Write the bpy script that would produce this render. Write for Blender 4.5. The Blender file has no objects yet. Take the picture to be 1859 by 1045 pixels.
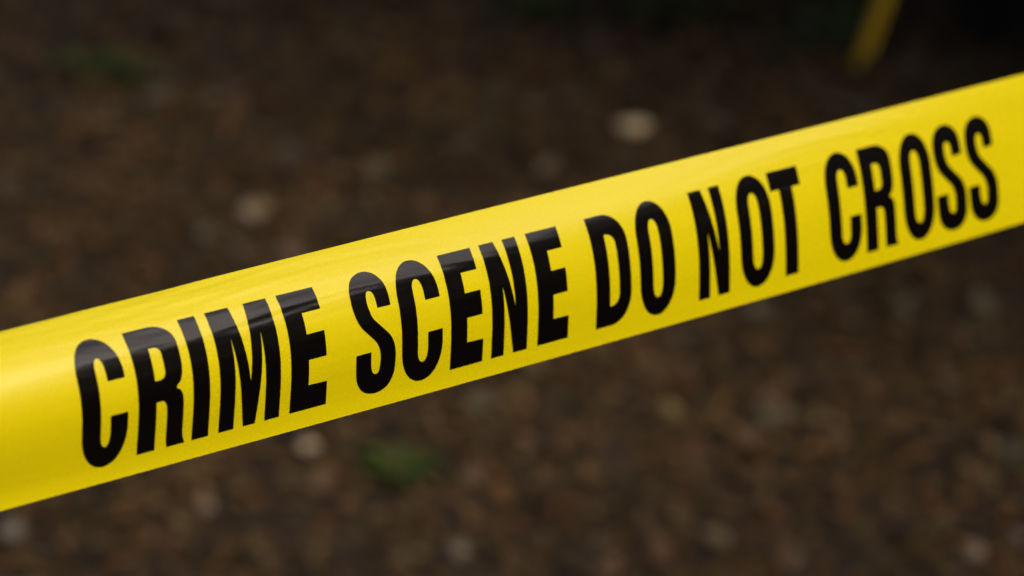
import bpy, bmesh, math, random
import numpy as np
from mathutils import Vector, Matrix, noise
from mathutils.geometry import tessellate_polygon

SC = bpy.context.scene
COL = SC.collection
R = math.radians

# ------------------------------------------------------------------ camera
CAM_H = 1.95
PITCH = R(27)
cd = bpy.data.cameras.new('camera')
cd.lens = 105.0; cd.sensor_width = 36.0
cd.clip_start = 0.05; cd.clip_end = 2000
cd.dof.use_dof = True
cd.dof.focus_distance = 1.245
cd.dof.aperture_fstop = 6.6
cam = bpy.data.objects.new('camera', cd)
COL.objects.link(cam)
cam.location = (0, 0, CAM_H)
cam.rotation_euler = (R(90) - PITCH, 0, 0)
SC.camera = cam

# ------------------------------------------------------------------ world, sun, exposure
SUN_EL, SUN_AZ = 47, 114           # azimuth clockwise from +Y
w = bpy.data.worlds.new('World'); SC.world = w; w.use_nodes = True
nt = w.node_tree; bg = nt.nodes['Background']
sky = nt.nodes.new('ShaderNodeTexSky'); sky.sky_type = 'NISHITA'
sky.sun_disc = False; sky.sun_elevation = R(SUN_EL); sky.sun_rotation = R(SUN_AZ)
sky.dust_density = 7.0; sky.ozone_density = 0.0
nt.links.new(sky.outputs[0], bg.inputs[0]); bg.inputs[1].default_value = 0.12
sd = bpy.data.lights.new('sun', 'SUN'); sd.energy = 1.22; sd.angle = R(31); sd.color = (1, .915, .74)
sun = bpy.data.objects.new('sun', sd); COL.objects.link(sun)
sdir = Vector((math.sin(R(SUN_AZ)) * math.cos(R(SUN_EL)), math.cos(R(SUN_AZ)) * math.cos(R(SUN_EL)), math.sin(R(SUN_EL))))
sun.rotation_euler = sdir.to_track_quat('Z', 'Y').to_euler()
sun.location = (0, 0, 6)
SC.view_settings.view_transform = 'Standard'; SC.view_settings.look = 'None'
SC.view_settings.gamma = 1; SC.view_settings.exposure = 0.12

# ------------------------------------------------------------------ helpers
def mat(name, build):
    m = bpy.data.materials.new(name); m.use_nodes = True
    n = m.node_tree.nodes; l = m.node_tree.links
    p = n['Principled BSDF']
    build(n, l, p)
    return m

def noise_node(n, l, vec, scale, detail=4, rough=.5):
    t = n.new('ShaderNodeTexNoise'); t.inputs['Scale'].default_value = scale
    t.inputs['Detail'].default_value = detail; t.inputs['Roughness'].default_value = rough
    if vec is not None: l.new(vec, t.inputs['Vector'])
    return t

def ramp(n, l, fac, stops):
    r = n.new('ShaderNodeValToRGB'); e = r.color_ramp.elements
    while len(e) < len(stops): e.new(.5)
    for i, (pos, c) in enumerate(stops):
        e[i].position = pos; e[i].color = (*c, 1)
    l.new(fac, r.inputs[0]); return r

def tag(o, label=None, cat=None, group=None, kind=None):
    if label: o['label'] = label
    if cat: o['category'] = cat
    if group: o['group'] = group
    if kind: o['kind'] = kind
    return o

def link_mesh(name, verts, faces, m, parent=None, smooth=True, col=None, normals=None, uvs=None):
    me = bpy.data.meshes.new(name)
    me.from_pydata([tuple(v) for v in verts], [], faces)
    if col is not None:
        a = me.color_attributes.new('tint', 'FLOAT_COLOR', 'POINT')
        a.data.foreach_set('color', np.asarray(col, dtype=np.float32).ravel())
    if uvs is not None:
        uv = me.uv_layers.new(name='UVMap')
        li = np.zeros(len(me.loops), dtype=np.int32); me.loops.foreach_get('vertex_index', li)
        uv.data.foreach_set('uv', np.asarray(uvs, dtype=np.float32)[li].ravel())
    if smooth: me.polygons.foreach_set('use_smooth', [True] * len(me.polygons))
    me.update()
    if normals is not None: me.normals_split_custom_set_from_vertices([tuple(v) for v in normals])
    me.materials.append(m)
    o = bpy.data.objects.new(name, me); COL.objects.link(o)
    if parent: o.parent = parent
    return o

def empty(name, loc, rz=0):
    o = bpy.data.objects.new(name, None); COL.objects.link(o)
    o.location = loc; o.rotation_euler = (0, 0, rz); o.empty_display_size = .05
    return o

def ground_z(x, y):
    return (.018 * noise.noise(Vector((x * 1.7, y * 1.7, 0))) + .009 * noise.noise(Vector((x * 6, y * 6, 3)))
            + .004 * noise.noise(Vector((x * 18, y * 18, 7))))

FPX = 5422.0
def on_ground(px, py):
    """where the ground is met in the direction (px, py)"""
    a, b = (px - 929.5) / FPX, (522.5 - py) / FPX
    d = Vector((a, math.cos(PITCH) + b * math.sin(PITCH), -math.sin(PITCH) + b * math.cos(PITCH)))
    k = -CAM_H / d.z
    return Vector((d.x * k, d.y * k, ground_z(d.x * k, d.y * k)))

# ------------------------------------------------------------------ materials
def b_soil(n, l, p):
    tc = n.new('ShaderNodeTexCoord')
    a = noise_node(n, l, tc.outputs['Object'], 26, 6, .62)
    r = ramp(n, l, a.outputs[0], [(.30, (.012, .008, .006)), (.50, (.030, .021, .014)), (.66, (.055, .039, .027)), (.8, (.085, .064, .048))])
    b = noise_node(n, l, tc.outputs['Object'], 2.3, 3)
    r2 = ramp(n, l, b.outputs[0], [(.3, (.55, .52, .48)), (.7, (1.15, 1.1, 1.05))])
    mx = n.new('ShaderNodeMix'); mx.data_type = 'RGBA'; mx.blend_type = 'MULTIPLY'; mx.inputs[0].default_value = 1
    l.new(r.outputs[0], mx.inputs[6]); l.new(r2.outputs[0], mx.inputs[7]); l.new(mx.outputs[2], p.inputs['Base Color'])
    p.inputs['Roughness'].default_value = .95; p.inputs['Specular IOR Level'].default_value = .15
    bp = n.new('ShaderNodeBump'); bp.inputs['Strength'].default_value = .6; bp.inputs['Distance'].default_value = .01
    l.new(a.outputs[0], bp.inputs['Height']); l.new(bp.outputs[0], p.inputs['Normal'])
M_SOIL = mat('forest_soil', b_soil)

def b_tint(rough, trans=0.0, sc=60):
    def f(n, l, p):
        at = n.new('ShaderNodeAttribute'); at.attribute_name = 'tint'
        tc = n.new('ShaderNodeTexCoord')
        a = noise_node(n, l, tc.outputs['Object'], sc, 4)
        r = ramp(n, l, a.outputs[0], [(.3, (.65, .65, .65)), (.7, (1.2, 1.2, 1.2))])
        mx = n.new('ShaderNodeMix'); mx.data_type = 'RGBA'; mx.blend_type = 'MULTIPLY'; mx.inputs[0].default_value = 1
        l.new(at.outputs['Color'], mx.inputs[6]); l.new(r.outputs[0], mx.inputs[7]); l.new(mx.outputs[2], p.inputs['Base Color'])
        p.inputs['Roughness'].default_value = rough; p.inputs['Specular IOR Level'].default_value = .2
    return f
M_LITTER = mat('dead_leaf', b_tint(.75))
M_LEAF = mat('green_leaf', b_tint(.5))
M_STONE = mat('pale_stone', b_tint(.85, sc=40))
def b_bark(n, l, p):
    tc = n.new('ShaderNodeTexCoord'); mp = n.new('ShaderNodeMapping'); mp.inputs['Scale'].default_value = (1, 1, .22)
    l.new(tc.outputs['Object'], mp.inputs[0])
    a = noise_node(n, l, mp.outputs[0], 34, 6, .65)
    r = ramp(n, l, a.outputs[0], [(.35, (.006, .005, .004)), (.6, (.020, .015, .011)), (.8, (.035, .028, .022))])
    l.new(r.outputs[0], p.inputs['Base Color']); p.inputs['Roughness'].default_value = .9; p.inputs['Specular IOR Level'].default_value = .1
    bp = n.new('ShaderNodeBump'); bp.inputs['Distance'].default_value = .02
    l.new(a.outputs[0], bp.inputs['Height']); l.new(bp.outputs[0], p.inputs['Normal'])
M_BARK = mat('bark', b_bark)

def b_tape(n, l, p):
    uv = n.new('ShaderNodeUVMap'); uv.uv_map = 'UVMap'
    mp = n.new('ShaderNodeMapping'); mp.inputs['Scale'].default_value = (9, 90, 1)
    l.new(uv.outputs[0], mp.inputs[0])
    a = noise_node(n, l, mp.outputs[0], 1, 3, .55)
    # slight unevenness of the dye in the film
    r = ramp(n, l, a.outputs[0], [(.3, (.755, .640, .0005)), (.7, (.785, .668, .001))])
    l.new(r.outputs[0], p.inputs['Base Color'])
    p.inputs['Roughness'].default_value = .30
    p.inputs['IOR'].default_value = 1.66
    f = noise_node(n, l, uv.outputs[0], 900, 2)
    rr = n.new('ShaderNodeMapRange'); rr.inputs['To Min'].default_value = .22; rr.inputs['To Max'].default_value = .32
    l.new(f.outputs[0], rr.inputs[0]); l.new(rr.outputs[0], p.inputs['Roughness'])
    bp = n.new('ShaderNodeBump'); bp.inputs['Strength'].default_value = .25; bp.inputs['Distance'].default_value = .00012
    l.new(f.outputs[0], bp.inputs['Height']); l.new(bp.outputs[0], p.inputs['Normal'])
    # thin film lets a little light through
    tr = n.new('ShaderNodeBsdfTranslucent'); tr.inputs[0].default_value = (.85, .68, .01, 1)
    ms = n.new('ShaderNodeMixShader'); ms.inputs[0].default_value = .22
    out = [x for x in n if x.type == 'OUTPUT_MATERIAL'][0]
    l.new(p.outputs[0], ms.inputs[1]); l.new(tr.outputs[0], ms.inputs[2]); l.new(ms.outputs[0], out.inputs[0])
M_TAPE = mat('yellow_film', b_tape)
def b_ink(n, l, p):
    uv = n.new('ShaderNodeUVMap'); uv.uv_map = 'UVMap'
    a = noise_node(n, l, uv.outputs[0], 700, 3)
    r = ramp(n, l, a.outputs[0], [(.35, (.0016, .0012, .0012)), (.75, (.0035, .0022, .002))])
    l.new(r.outputs[0], p.inputs['Base Color'])
    rr = n.new('ShaderNodeMapRange'); rr.inputs['To Min'].default_value = .13; rr.inputs['To Max'].default_value = .21
    l.new(a.outputs[0], rr.inputs[0]); l.new(rr.outputs[0], p.inputs['Roughness'])
    p.inputs['IOR'].default_value = 1.52
    bp = n.new('ShaderNodeBump'); bp.inputs['Strength'].default_value = .25; bp.inputs['Distance'].default_value = .0001
    l.new(a.outputs[0], bp.inputs['Height']); l.new(bp.outputs[0], p.inputs['Normal'])
M_INK = mat('black_ink', b_ink)

# ------------------------------------------------------------------ ground
def axis_steps():
    a = [-600, -200, -60, -20, -8, -4]
    b = list(np.arange(-2.6, 2.6001, .035))
    return a + b + [4, 8, 20, 60, 200, 600]
xs = axis_steps(); ys = [v + 3.9 for v in xs]
V = []
for y in ys:
    for x in xs: V.append((x, y, ground_z(x, y) if abs(x) < 9 and abs(y - 3.9) < 9 else 0))
n_ = len(xs)
Fc = [(j * n_ + i, j * n_ + i + 1, (j + 1) * n_ + i + 1, (j + 1) * n_ + i) for j in range(n_ - 1) for i in range(n_ - 1)]
tag(link_mesh('ground', V, Fc, M_SOIL), kind='structure')

# ------------------------------------------------------------------ leaf litter: dead leaves, chips of bark, grit, twigs
rng = random.Random(5)
PAL = [(.050, .034, .021), (.072, .047, .028), (.040, .027, .016), (.085, .058, .037), (.060, .046, .029),
       (.085, .066, .045), (.034, .025, .017), (.080, .044, .024), (.085, .070, .050), (.06, .048, .036)]
LV, LF, LC = [], [], []
def add_leaf(x, y, L, Wd, c, lift=.004):
    yaw = rng.uniform(0, 6.283); tl = rng.gauss(0, .32); rl = rng.gauss(0, .32)
    M = Matrix.Translation((x, y, ground_z(x, y) + lift)) @ Matrix.Rotation(yaw, 4, 'Z') @ Matrix.Rotation(tl, 4, 'X') @ Matrix.Rotation(rl, 4, 'Y')
    curl = rng.uniform(-.25, .5); b0 = len(LV)
    for k, (u, wd) in enumerate(((-.5, .06), (-.25, .8), (.05, 1.0), (.3, .66), (.5, .04))):
        for s in (-1, 0, 1):
            z = curl * L * (u * u * 1.6 + (.35 if s else 0) * wd * .6)
            p = M @ Vector((u * L, s * wd * Wd * .5 * (1 + rng.uniform(-.12, .12)), z))
            LV.append(p); LC.append((*c, 1))
    for k in range(4):
        for s in range(2):
            a = b0 + k * 3 + s
            LF.append((a, a + 3, a + 4, a + 1))
def add_chip(x, y, L, Wd, T, c):
    M = Matrix.Translation((x, y, ground_z(x, y) + T * .4)) @ Matrix.Rotation(rng.uniform(0, 6.28), 4, 'Z') @ Matrix.Rotation(rng.gauss(0, .3), 4, 'Y') @ Matrix.Rotation(rng.gauss(0, .3), 4, 'X')
    b0 = len(LV)
    for sz in (-1, 1):
        for ax, ay in ((-1, -1), (1, -.7), (1, .8), (-.8, 1)):
            LV.append(M @ Vector((ax * L / 2 * rng.uniform(.75, 1.1), ay * Wd / 2 * rng.uniform(.7, 1.1), sz * T / 2))); LC.append((*c, 1))
    for f in ((0, 3, 2, 1), (4, 5, 6, 7), (0, 1, 5, 4), (1, 2, 6, 5), (2, 3, 7, 6), (3, 0, 4, 7)):
        LF.append(tuple(b0 + i for i in f))
def shade(c, g):
    h = rng.uniform(-.04, .15)
    return (max(.004, c[0] * g * (1.33 + h)), max(.003, c[1] * g * (1.18 - h * .5)), max(.002, c[2] * g * .66))
for i in range(34000):
    if i < 23000: x, y = rng.gauss(0, .95), rng.gauss(3.9, 1.15)
    else: x, y = rng.uniform(-4, 4), rng.uniform(0, 9)
    g = math.exp(rng.gauss(-.20, .12) + .45 * noise.noise(Vector((x * 4, y * 2.2, 5))) + .25 * noise.noise(Vector((x * 11, y * 6, 9)))); c = shade(rng.choice(PAL), g)
    q = rng.random()
    if q < .016 and i < 23000: L = rng.uniform(.035, .06); add_leaf(x, y, L, L * rng.uniform(.5, .8), shade(rng.choice([(.062, .050, .056), (.058, .058, .062), (.078, .062, .060), (.062, .042, .034)]), math.exp(rng.gauss(0, .2))), .012)
    elif q < .55:
        L = rng.uniform(.012, .036); add_leaf(x, y, L, L * rng.uniform(.35, .7), c, rng.uniform(.002, .014))
    elif q < .93: add_chip(x, y, rng.uniform(.006, .028), rng.uniform(.006, .02), rng.uniform(.003, .009), c)
    else: add_chip(x, y, rng.uniform(.06, .16), rng.uniform(.003, .006), rng.uniform(.003, .006), shade(c, .8))
tag(link_mesh('leaf_litter', LV, LF, M_LITTER, smooth=False, col=LC), 'dark brown dead leaves, bark chips and twigs covering the soil', 'leaf litter', kind='stuff')

# ------------------------------------------------------------------ pale stones lying in the litter
def stone(px, py, sx, sy, sz, c, label, seed, name='stone', cat='stone', group='stones lying in the leaf litter'):
    p = on_ground(px, py)
    bm = bmesh.new(); bmesh.ops.create_icosphere(bm, subdivisions=4, radius=1)
    V = []; Cc = []
    for v in bm.verts:
        d = v.co.normalized()
        k = 1 + .22 * noise.noise(d * 1.3 + Vector((seed * 7.1, 0, 0))) + .07 * noise.noise(d * 4 + Vector((0, seed * 3.3, 0)))
        q = Vector((d.x * sx * k, d.y * sy * k, d.z * sz * k))
        V.append(q)
        h = 1 + .18 * noise.noise(d * 5 + Vector((seed, seed, 0)))
        Cc.append((c[0] * h, c[1] * h, c[2] * h, 1))
    F_ = [[v.index for v in f.verts] for f in bm.faces]; bm.free()
    o = link_mesh(name, V, F_, M_STONE, col=Cc)
    o.location = (p.x, p.y, p.z + sz * .25); o.rotation_euler = (0, 0, (seed * 1.7) % 1 - .5)
    return tag(o, label, cat, group)
stone(1150, 236, 0.0300,0.0190,0.0130, (0.55,0.43,0.25), 'pale cream stone above the tape, brightest spot on the dark ground', 1)
stone(452, 396, 0.0125,0.0148,0.0148, (0.30,0.26,0.20), 'pale grey upright pebble on the soil above the word CRIME', 2)
stone(560, 822, 0.0140,0.0109,0.0109, (0.44,0.34,0.22), 'pale tan pebble just under the tape, left of the green weed', 3)
stone(372, 926, 0.0109,0.0094,0.0094, (0.184,0.128,0.104), 'dull pinkish pebble under the tape, below the letters of CRIME', 4)
stone(1216, 745, 0.0148,0.0140,0.0094, (0.160,0.130,0.050), 'olive brown stone on the soil under the words DO NOT', 5)
stone(642, 102, 0.0148,0.0125,0.0094, (0.102,0.087,0.060), 'dim grey brown stone high up, left of the picture middle', 6)
stone(290, 170, 0.0203,0.0117,0.0094, (0.085,0.080,0.070), 'dim grey flat stone beside the upper left green weed', 7)
stone(520, 280, 0.0203,0.0125,0.0094, (0.075,0.068,0.058), 'flat greyish stone above the pale grey upright pebble', 8)
stone(1762, 1010, 0.0179,0.0133,0.0109, (0.240,0.180,0.120), 'tan stone in the lower right corner of the ground', 9)
stone(832, 1010, 0.0148,0.0117,0.0094, (0.176,0.136,0.096), 'tan pebble at the bottom edge below the green weed', 10)
stone(1090, 1000, 0.0164,0.0125,0.0094, (0.104,0.072,0.056), 'reddish brown stone near the bottom edge, right of the tan pebble', 11)
stone(1850, 975, 0.0109,0.0094,0.0086, (0.200,0.150,0.110), 'small brownish stone cut by the right edge below the tape', 12)
stone(20, 965, 0.0164,0.0179,0.0109, (0.136,0.116,0.096), 'grey brown stone at the left edge below the tape', 13)
stone(8, 335, 0.0164,0.0148,0.0094, (0.075,0.070,0.060), 'grey stone at the left edge above the tape', 14)

# ------------------------------------------------------------------ green weeds
def leaf_geo(V, F_, C_, base, az, el, L, Wd, c, droop=.5):
    side = Vector((-math.sin(az), math.cos(az), 0)); b0 = len(V); p = Vector(base); e = el
    prof = (.10, .62, .95, 1.0, .72, .30, .03); N = len(prof)
    for k, wv in enumerate(prof):
        fw = Vector((math.cos(az) * math.cos(e), math.sin(az) * math.cos(e), math.sin(e)))
        up = side.cross(fw)
        for s in (-1, 0, 1):
            V.append(p + side * (s * wv * Wd / 2) + up * (-abs(s) * wv * Wd * .12)); C_.append((*c, 1))
        p = p + fw * (L / (N - 1)); e -= droop * L * 6 / N
    for k in range(N - 1):
        for s in range(2):
            a = b0 + k * 3 + s; F_.append((a, a + 1, a + 4, a + 3))
def tube(V, F_, pts, rads, seg=7):
    b0 = len(V)
    for i, (p, r) in enumerate(zip(pts, rads)):
        d = (Vector(pts[min(i + 1, len(pts) - 1)]) - Vector(pts[max(i - 1, 0)])).normalized()
        a = d.orthogonal().normalized(); b = d.cross(a)
        for k in range(seg):
            t = 6.28318 * k / seg; V.append(Vector(p) + (a * math.cos(t) + b * math.sin(t)) * r)
    for i in range(len(pts) - 1):
        for k in range(seg):
            q = b0 + i * seg; F_.append((q + k, q + (k + 1) % seg, q + seg + (k + 1) % seg, q + seg + k))
def weed(px, py, rad, hgt, nl, c, label, seed, name='weed', L=.05):
    r = random.Random(seed); p = on_ground(px, py); root = empty(name, p)
    V, F_, C_ = [], [], []; SV, SF = [], []
    for i in range(nl):
        a = r.uniform(0, 6.28); rr = rad * math.sqrt(r.random()) * .8; h = hgt * r.uniform(.25, 1) * (1 - .4 * rr / rad)
        tip = Vector((math.cos(a) * rr * 1.25, math.sin(a) * rr * .8, h))
        g = r.uniform(.7, 1.3); cc = (c[0] * g, c[1] * g, c[2] * g)
        leaf_geo(V, F_, C_, tip * (.25 if i % 2 else 1), a + r.gauss(0, .6), r.uniform(-.1, .6), L * r.uniform(.7, 1.2), L * r.uniform(.4, .6), cc)
        if i % 3 == 0: tube(SV, SF, [(0, 0, -.01), tip * .5 + Vector((0, 0, h * .15)), tip], [.0022, .0017, .001], 5)
    link_mesh('foliage', V, F_, M_LEAF, root, col=C_)
    link_mesh('stem', SV, SF, M_LEAF, root, col=[(.05, .07, .02, 1)] * len(SV))
    return tag(root, label, 'weed', 'green weeds growing in the leaf litter')
weed(720, 866, .044, .014, 60, (.032, .056, .005), 'low green weed below the tape, under the word SCENE', 1, L=.036)
weed(178, 138, .045, .045, 26, (.036, .050, .004), 'dark green weed in the upper left of the ground', 2)
weed(246, 146, .035, .035, 20, (.034, .048, .004), 'smaller green weed just right of the upper left weed', 3)
weed(985, 22, .07, .06, 34, (.034, .048, .004), 'dark green weed at the top edge left of the middle', 4)
weed(1230, 26, .075, .06, 36, (.034, .048, .004), 'dark green weed at the top edge, between two others', 5)
weed(1490, 78, .055, .07, 34, (.036, .060, .010), 'green weed left of the hanging yellow strip', 6)

# ------------------------------------------------------------------ shrubs and a tree just behind, which shade the top of the view
def shrub(x, y, rx, ry, h, n, c, label, seed, z0=.25):
    r = random.Random(seed); root = empty('shrub', (x, y, 0))
    V, F_, C_ = [], [], []; SV, SF = [], []
    cl = []
    for k in range(26):
        a = r.uniform(0, 6.28); q = math.sqrt(r.random()); z = r.uniform(z0, h)
        f = math.sqrt(max(.1, 1 - ((z - h * .5) / (h * .62)) ** 2))
        cl.append(Vector((math.cos(a) * q * rx * f, math.sin(a) * q * ry * f, z)))
    for t in cl:
        tube(SV, SF, [(0, 0, -.02), (t.x * .25, t.y * .25, t.z * .45), (t.x * .7, t.y * .7, t.z * .8), t], [.014, .010, .006, .003], 6)
    for i in range(n):
        t = r.choice(cl); o = Vector((r.gauss(0, .13), r.gauss(0, .13), r.gauss(0, .11))) + t
        if o.z < z0 * .7: continue
        g = r.uniform(.6, 1.4)
        leaf_geo(V, F_, C_, o, r.uniform(0, 6.28), r.uniform(-.5, .4), r.uniform(.05, .09), r.uniform(.025, .045), (c[0] * g, c[1] * g, c[2] * g), .6)
    link_mesh('foliage', V, F_, M_LEAF, root, col=C_)
    link_mesh('branches', SV, SF, M_BARK, root)
    return tag(root, label, 'shrub', 'shrubs behind the tape')
shrub(1.10, 4.96, .80, .58, 1.25, 5600, (.018, .036, .010), 'dark leafy shrub in the top right corner behind the tape', 21, .12)
shrub(.22, 5.50, .55, .42, .8, 1800, (.018, .036, .010), 'dark low shrub at the top edge between the weeds and the corner shrub', 22, .05)
shrub(1.95, 3.95, .62, .70, 1.9, 6000, (.018, .036, .010), 'tall unseen shrub added beyond the right edge to shade the top right', 23, .12)  # out of view, added to keep sun off the top right ground
def tree(x, y, r0, h, cr, n, c, label, seed):
    r = random.Random(seed); root = empty('tree', (x, y, 0)); V, F_ = [], []
    pts = [(0, 0, -.05), (.0, 0, .05), (.01, 0, .2), (.02, .01, .8), (.05, .02, 1.7), (.02, .06, h * .6), (.06, .1, h * .85)]
    tube(V, F_, pts, [r0 * 1.5, r0 * 1.25, r0 * 1.05, r0, r0 * .85, r0 * .6, r0 * .25], 20)
    for k in range(11):
        a = k * 2.4 + r.random(); z = h * r.uniform(.45, .8); q = cr * r.uniform(.6, .95)
        tube(V, F_, [(.03, .04, z), (math.cos(a) * q * .5, math.sin(a) * q * .5, z + .35), (math.cos(a) * q, math.sin(a) * q, z + .5)], [r0 * .4, r0 * .25, r0 * .08], 8)
    link_mesh('trunk', V, F_, M_BARK, root)
    V, F_, C_ = [], [], []
    cl = []
    for k in range(60):
        d = Vector((r.gauss(0, 1), r.gauss(0, 1), r.gauss(0, 1))).normalized() * (r.random() ** .4)
        cl.append(Vector((d.x * cr, d.y * cr, h * .78 + d.z * h * .3)))
    for i in range(n):
        t = r.choice(cl) + Vector((r.gauss(0, .2), r.gauss(0, .2), r.gauss(0, .15))) * cr * .6; g = r.uniform(.6, 1.4)
        leaf_geo(V, F_, C_, t, r.uniform(0, 6.28), r.uniform(-.7, .3), r.uniform(.10, .17), r.uniform(.05, .09), (c[0] * g, c[1] * g, c[2] * g), .3)
    link_mesh('crown', V, F_, M_LEAF, root, col=C_)
    return tag(root, label, 'tree')
tree(.93, 4.86, .11, 3.6, 1.25, 4400, (.022, .05, .012), 'tree with a nearly black trunk base in the top right corner', 31)
# unseen leafage added and shaped to keep low sky out of the film's reflection
def added_hedge():
    r = random.Random(9); root = empty('added_hedge', (0, -4, 0)); V, F_, C_ = [], [], []; SV, SF = [], []
    for i in range(21000):
        a = R(r.uniform(-200, 30)) if i < 11000 else r.gauss(-.02, .32); q = r.uniform(5.2, 6.2)
        if math.sin(a) > .1 and abs(math.cos(a)) < .6: continue
        z = (1.9 + 2.9 * math.exp(-(a + .02) ** 2 / .20)) * r.random() ** .9; g = r.uniform(.6, 1.4)
        leaf_geo(V, F_, C_, (math.cos(a) * q, math.sin(a) * q + 4.5, z), r.uniform(0, 6.28), r.uniform(-.7, .5), r.uniform(.18, .30), r.uniform(.10, .17), (.022 * g, .045 * g, .012 * g), .3)
    for k in range(28):
        a = R(-200 + 220 * k / 27); q = 5.9; x, y = math.cos(a) * q, math.sin(a) * q + 4.5
        tube(SV, SF, [(x, y, -.05), (x + .05, y, 1.2), (x, y + .05, 2.0)], [.06, .045, .01], 7)
    link_mesh('foliage', V, F_, M_LEAF, root, col=C_); link_mesh('branches', SV, SF, M_BARK, root)
    tag(root, 'dark unseen leafage added behind the camera to block low sky reflections', 'added_hedge')
added_hedge()

# ------------------------------------------------------------------ the barrier tape (cross-section curls backwards towards its upper edge)
TW = .075
P0 = np.array([0.000537, 1.150788, 0.873564 + CAM_H - 1.5])
AZ, EL, Q2, Q3 = 0.731373, -0.126214, 0.001317, 0.000402
CT = np.array([0.149259, 0.007349, 0.075046, -0.986292, 1.524387, -0.345401, 3.464577, -3.894565, 0.357466, -1.628542, 1.903494, -0.002956]).reshape(4, 3)
TB, TT = 0.105145, 0.787543
D3 = np.array([math.cos(EL) * math.cos(AZ), math.cos(EL) * math.sin(AZ), math.sin(EL)])
U3 = np.array([0, 0, 1.]) - D3 * D3[2]; U3 /= np.linalg.norm(U3)
N3 = np.cross(U3, D3)
if N3[1] < 0: N3 = -N3
def softclip(S, lo=-.85, hi=1.3, w=.25):
    S = np.where(S > hi, hi + w * np.tanh((S - hi) / w), S)
    return np.where(S < lo, lo + w * np.tanh((S - lo) / w), S)
def wob(s, t):
    """fine lengthwise creases of the stretched film, in metres along its normal; strongest near the curled upper edge"""
    a = .25 + 1.0 * np.clip((t - .55) / .35, 0, 1)
    z = .00006 * np.sin(2 * math.pi * (t * 13 + 1.1 * np.sin(s * 21 + .4) + s * 2.0))
    z += .00010 * np.sin(2 * math.pi * (t * 7.3 + .9 * np.sin(s * 13 + 2.0) - s * 3.1 + .2))
    z += .000026 * np.sin(2 * math.pi * (t * 24 + .8 * np.sin(s * 33 + 1.0) + s * 5))
    k = (.6 + .4 * np.sin(s * 17 + 4 * t + .7)) * (1 - .65 / (1 + np.exp(-(s - .08) / .04)))
    return a * z * k
def surf(s, t, off=0.0):
    s = np.asarray(s, float); t = np.asarray(t, float)
    S = softclip(s / .3)
    lin = s / .3 - S
    sag = Q2 * S ** 2 + Q3 * S ** 3 + lin * (2 * Q2 * S + 3 * Q3 * S * S)
    K = 24; h = np.zeros_like(s); b = np.zeros_like(s)
    tc = np.clip(t, 0, 1)
    for k in range(K):
        u = (k + .5) / K * tc
        th = sum(CT[i, j] * u ** i * S ** j for i in range(4) for j in range(3))
        h += np.cos(th) / K * tc * TW; b += np.sin(th) / K * tc * TW
    th = sum(CT[i, j] * tc ** i * S ** j for i in range(4) for j in range(3))
    nh, nb = np.sin(th), -np.cos(th)             # outward normal (towards the camera side)
    e = wob(s, t) + off
    return P0 + s[:, None] * D3 + (sag + h + nh * e)[:, None] * U3 + (b + nb * e)[:, None] * N3
def surf_normals(s, t):
    e = 2e-4
    a = surf(s + e, t) - surf(s - e, t)
    b = surf(s, np.minimum(t + e * 5, 1)) - surf(s, np.maximum(t - e * 5, 0))
    n = np.cross(a, b); n /= np.linalg.norm(n, axis=1)[:, None]
    return n
def tape_mesh(name, parent, s0, s1, ds):
    S = np.arange(s0, s1 + ds / 2, ds); T = np.linspace(0, 1, 97)
    ss, tt = np.meshgrid(S, T, indexing='ij'); ss, tt = ss.ravel(), tt.ravel()
    A = surf(ss, tt); N = surf_normals(ss, tt); nv = len(A); nT = len(T)
    B = A - N * .00018
    F_ = []
    for i in range(len(S) - 1):
        for j in range(nT - 1):
            a = i * nT + j; F_.append((a, a + nT, a + nT + 1, a + 1))
            F_.append((nv + a, nv + a + 1, nv + a + nT + 1, nv + a + nT))
        a = i * nT; F_.append((a, nv + a, nv + a + nT, a + nT))
        a = i * nT + nT - 1; F_.append((a, a + nT, nv + a + nT, nv + a))
    uv = np.stack([ss, tt * TW], 1)
    return link_mesh(name, np.vstack([A, B]), F_, M_TAPE, parent, normals=np.vstack([N, -N]), uvs=np.vstack([uv, uv]))
tape = empty('barrier_tape', tuple(P0))
tag(tape, 'bright yellow plastic barrier tape lettered in black, stretched slanting across the picture', 'barrier tape')
def unparent_offset(o): o.matrix_parent_inverse = Matrix.Translation(-Vector(P0))
unparent_offset(tape_mesh('film', tape, -1.5, 3.2, .005))

# ------------------------------------------------------------------ letters, drawn in mm (x) and letter heights (y), wrapped on the film
def arc(cx, cy, rx, ry, a0, a1, n=14, e=2.25):
    out = []
    for i in range(n + 1):
        a = R(a0 + (a1 - a0) * i / n); c, s = math.cos(a), math.sin(a)
        out.append((cx + rx * math.copysign(abs(c) ** (2 / e), c), cy + ry * math.copysign(abs(s) ** (2 / e), s)))
    return out
def smooth(pts, n=7):
    """Catmull-Rom through an open list"""
    P = [pts[0]] + list(pts) + [pts[-1]]; out = []
    for i in range(1, len(P) - 2):
        p0, p1, p2, p3 = P[i - 1:i + 3]
        for k in range(n):
            t = k / n
            out.append(tuple(.5 * (2 * p1[a] + (p2[a] - p0[a]) * t + (2 * p0[a] - 5 * p1[a] + 4 * p2[a] - p3[a]) * t * t + (3 * p1[a] - p0[a] - 3 * p2[a] + p3[a]) * t ** 3) for a in (0, 1)))
    out.append(tuple(pts[-1])); return out
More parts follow.
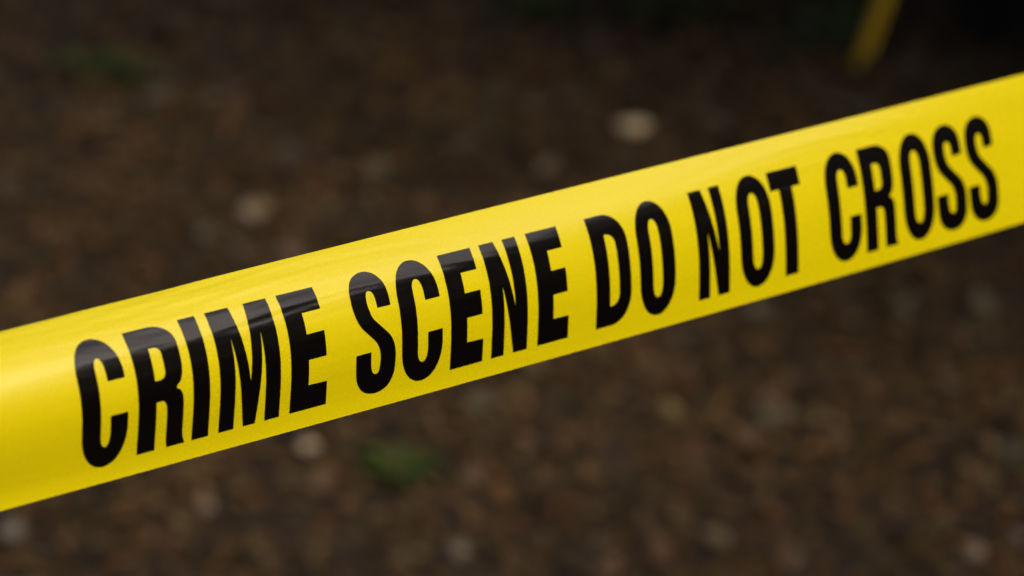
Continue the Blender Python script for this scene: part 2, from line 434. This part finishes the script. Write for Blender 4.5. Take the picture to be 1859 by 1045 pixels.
def g_C(w):
    o, i = .022, 8.95; ri = w - 8.5
    cx = w / 2; ic = (i + ri + .2) / 2; ir = (ri + .2 - i) / 2 
    p = [(w - .1, .665)]
    p += arc(cx, .705, cx, .295 + o, 0, 180, 18, 2.12)
    p += arc(cx, .295, cx, .295 + o, 180, 360, 18, 2.12)
    p += [(w, .395), (ri + .2, .395)]
    p += arc(ic, .26, ir, .115, 0, -180, 10)
    p += arc(ic, .74, ir, .115, 180, 0, 10)
    p += [(ri + .2, .665)]
    return p, []
def g_O(w):
    o = .022; s = 8.45
    p = arc(w / 2, .69, w / 2, .31 + o, 0, 180, 18, 2.1) + arc(w / 2, .31, w / 2, .31 + o, 180, 360, 18, 2.1)
    q = arc(w / 2, .715, w / 2 - s, .14, 0, 180, 10) + arc(w / 2, .285, w / 2 - s, .14, 180, 360, 10)
    return p, [q]
def g_D(w):
    p = [(0, 0), (0, 1), (w * .42, 1)] + arc(w * .42, .72, w * .58, .28, 90, 0, 14, 2.1) + arc(w * .42, .28, w * .58, .28, 0, -90, 14, 2.1)
    q = [(8.65, .18), (8.65, .82)] + arc(9.35, .71, w - 7.8 - 9.1, .11, 90, 0, 8) + arc(9.35, .29, w - 7.8 - 9.1, .11, 0, -90, 8)
    return p, [q]
def g_R(w):
    k = w / 23
    p = [(0, 0), (0, 1), (11 * k, 1)] + arc(11 * k, .83, 11.3 * k, .17, 90, 0, 12, 2.2)[1:] + \
        smooth([(22.3 * k, .70), (21.9 * k, .60), (20.6 * k, .53), (18.6 * k, .488), (20.6 * k, .455), (21.6 * k, .40), (21.8 * k, .30), (21.8 * k, .12), (22.2 * k, .05), (23.1 * k, .0)]) + \
        [(14.4 * k, 0), (13.9 * k, .05), (13.8 * k, .15)] + smooth([(13.8 * k, .28), (13.5 * k, .36), (12.2 * k, .40), (10 * k, .405), (8.65, .405)], 5) + [(8.65, 0)]
    q = [(8.65, .575), (8.65, .83)] + arc(10.6 * k, .765, 3.3 * k, .065, 90, 0, 7) + arc(10.6 * k, .64, 3.3 * k, .065, 0, -90, 7)
    return p, [q]
def g_I(w): return [(0, 0), (0, 1), (w, 1), (w, 0)], []
def g_M(w):
    return [(0, 0), (0, 1), (11.6, 1), (w / 2, .38), (w - 11.6, 1), (w, 1), (w, 0), (w - 7.6, 0), (w - 7.9, .76), (w / 2 + 3.1, 0), (w / 2 - 3.1, 0), (7.9, .76), (7.6, 0)], []
def g_N(w):
    return [(0, 0), (0, 1), (8.3, 1), (14.0, .41), (13.6, 1), (w, 1), (w, 0), (13.0, 0), (7.3, .61), (7.4, 0)], []
def g_E(w):
    return [(0, 0), (0, 1), (w - .1, 1), (w - .1, .81), (9.35, .81), (9.35, .635), (w - .5, .635), (w - .5, .425), (9.35, .425), (9.35, .21), (w, .205), (w, 0)], []
def g_T(w): return [(w / 2 - 4.55, 0), (w / 2 - 4.55, .82), (0, .82), (0, 1), (w, 1), (w, .82), (w / 2 + 4.55, .82), (w / 2 + 4.55, 0)], []
def g_S(w):
    k = w / 21.3
    a = smooth([(20.6, .70), (20.6, .80), (19.6, .905), (16.2, .99), (10.8, 1.022), (5.2, .99), (1.6, .905), (.6, .79), (1.0, .68), (3.2, .58), (7.0, .50), (11.2, .415), (12.9, .335), (13.1, .25), (12.5, .17), (10.8, .148), (9.0, .17), (8.1, .235), (8.0, .35)])
    b = smooth([(0, .35), (0, .22), (1.1, .10), (4.8, .01), (10.9, -.022), (17.0, .01), (20.6, .105), (21.4, .24), (20.9, .36), (18.6, .455), (14.4, .54), (10.3, .625), (8.9, .70), (8.6, .775), (9.3, .835), (10.8, .852), (12.5, .835), (13.3, .785), (13.4, .70)])
    return [(x * k, y) for x, y in a + b], []
G = dict(C=g_C, R=g_R, I=g_I, M=g_M, E=g_E, S=g_S, N=g_N, D=g_D, O=g_O, T=g_T)

def letter(ch, s0, w):
    outer, holes = G[ch](w)
    polys = [outer] + holes
    hh = (TT - TB)
    def clean(P):
        out = []
        for p in P:
            if not out or abs(p[0] - out[-1][0]) + abs(p[1] - out[-1][1]) > 1e-4: out.append(p)
        if abs(out[0][0] - out[-1][0]) + abs(out[0][1] - out[-1][1]) < 1e-4: out.pop()
        return out
    polys = [clean(P) for P in polys]
    pl = [[Vector((x, y * 51.2, 0)) for x, y in P] for P in polys]
    flat = [v for P in pl for v in P]
    tris = tessellate_polygon(pl)
    bm = bmesh.new(); vs = [bm.verts.new(v) for v in flat]
    for t in tris:
        try: bm.faces.new([vs[i] for i in t])
        except ValueError: pass
    def cut(co, no):
        bmesh.ops.bisect_plane(bm, geom=bm.verts[:] + bm.edges[:] + bm.faces[:], plane_co=co, plane_no=no, dist=1e-5)
    for k in range(0, 53): cut((0, -.83 + k * 1.013, 0), (0, 1, 0))
    for k in range(1, int(w / 2.9) + 1): cut((k * 2.9 + .013, 0, 0), (1, 0, 0))
    bm.verts.index_update()
    X = np.array([v.co.x for v in bm.verts]); Y = np.array([v.co.y for v in bm.verts])
    s = (s0 + X) / 1000; t = TB + hh * Y / 51.2
    F_ = [[v.index for v in f.verts] for f in bm.faces]; bm.free()
    Pn = surf_normals(s, t); Pp = surf(s, t) + Pn * .00009
    # faces must wind with the outward normal
    i0, i1, i2 = (F_[0] + F_[0])[:3]
    nn = np.cross(Pp[i1] - Pp[i0], Pp[i2] - Pp[i0])
    FF = []
    for f in F_:
        nn = np.cross(Pp[f[1]] - Pp[f[0]], Pp[f[2]] - Pp[f[0]])
        FF.append(f if nn @ Pn[f[0]] > 0 else f[::-1])
    o = link_mesh('letter', Pp, FF, M_INK, tape, normals=Pn, uvs=np.stack([s, t * TW], 1))
    unparent_offset(o); o['label'] = 'black printed letter ' + ch
TEXT = [('C', -228.4, 21.8), ('R', -201.6, 23.2), ('I', -174.8, 8.3), ('M', -161.4, 31), ('E', -125.0, 19.2),
        ('S', -90.2, 21.5), ('C', -65.1, 23.0), ('E', -37.3, 18.8), ('N', -13.4, 21.2), ('E', 14.1, 18.6),
        ('D', 50.0, 22.2), ('O', 78.0, 23.0), ('N', 116.5, 20.7), ('O', 145.0, 23.4), ('T', 169.8, 21.2),
        ('C', 208.0, 23.6), ('R', 234.6, 23.6), ('O', 263.5, 23.6), ('S', 289.6, 22.8), ('S', 314.9, 22.8)]
for ch, s0, w_ in TEXT: letter(ch, s0, w_)

# ------------------------------------------------------------------ loose yellow tape end hanging further back
def b_tape_shaded(n, l, p):
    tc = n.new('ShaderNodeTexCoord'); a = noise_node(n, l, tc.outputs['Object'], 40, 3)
    r = ramp(n, l, a.outputs[0], [(.3, (.42, .28, .010)), (.7, (.54, .36, .012))])  # same yellow film, with the shade on this strip put into its colour
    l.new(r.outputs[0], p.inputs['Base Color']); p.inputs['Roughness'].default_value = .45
M_TAPE_SHADED = mat('shaded_yellow_film', b_tape_shaded)
def strip():
    """a tape end bunched into narrow lengthwise pleats, hanging from the tree's low branch"""
    bot = Vector((.526, 4.158, .212)); top = Vector((.905, 4.158, 1.62))
    V, F_, U_ = [], [], []; n = 90; m = 24
    for side in (0, 1):
        for i in range(n + 1):
            u = i / n; p = bot.lerp(top, u) + Vector((.006 * math.sin(u * 9), 3.9 * max(0, u - .6) ** 2 + .008 * math.sin(u * 7 + 1), 0))
            a = R(20) + .5 * math.sin(u * 6) + 1.2 * u
            d = Vector((math.cos(a), math.sin(a), .05)); e = Vector((-math.sin(a), math.cos(a), 0))
            wd = .027 * (1 + .25 * math.sin(u * 11 + 1))
            for j in range(m + 1):
                v = j / m - .5
                q = p + d * (v * wd) + e * (.007 * math.sin(v * 16 + u * 5) - side * .0003)
                if i == 0: q.z += .012 * math.sin(v * 7)
                V.append(q)
    N_ = (n + 1) * (m + 1)
    for i in range(n):
        for j in range(m):
            a = i * (m + 1) + j
            F_.append((a, a + 1, a + m + 2, a + m + 1)); F_.append((N_ + a, N_ + a + m + 1, N_ + a + m + 2, N_ + a + 1))
    o = link_mesh('hanging_tape', V, F_, M_TAPE_SHADED)
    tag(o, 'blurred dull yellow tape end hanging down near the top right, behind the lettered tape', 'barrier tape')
strip()
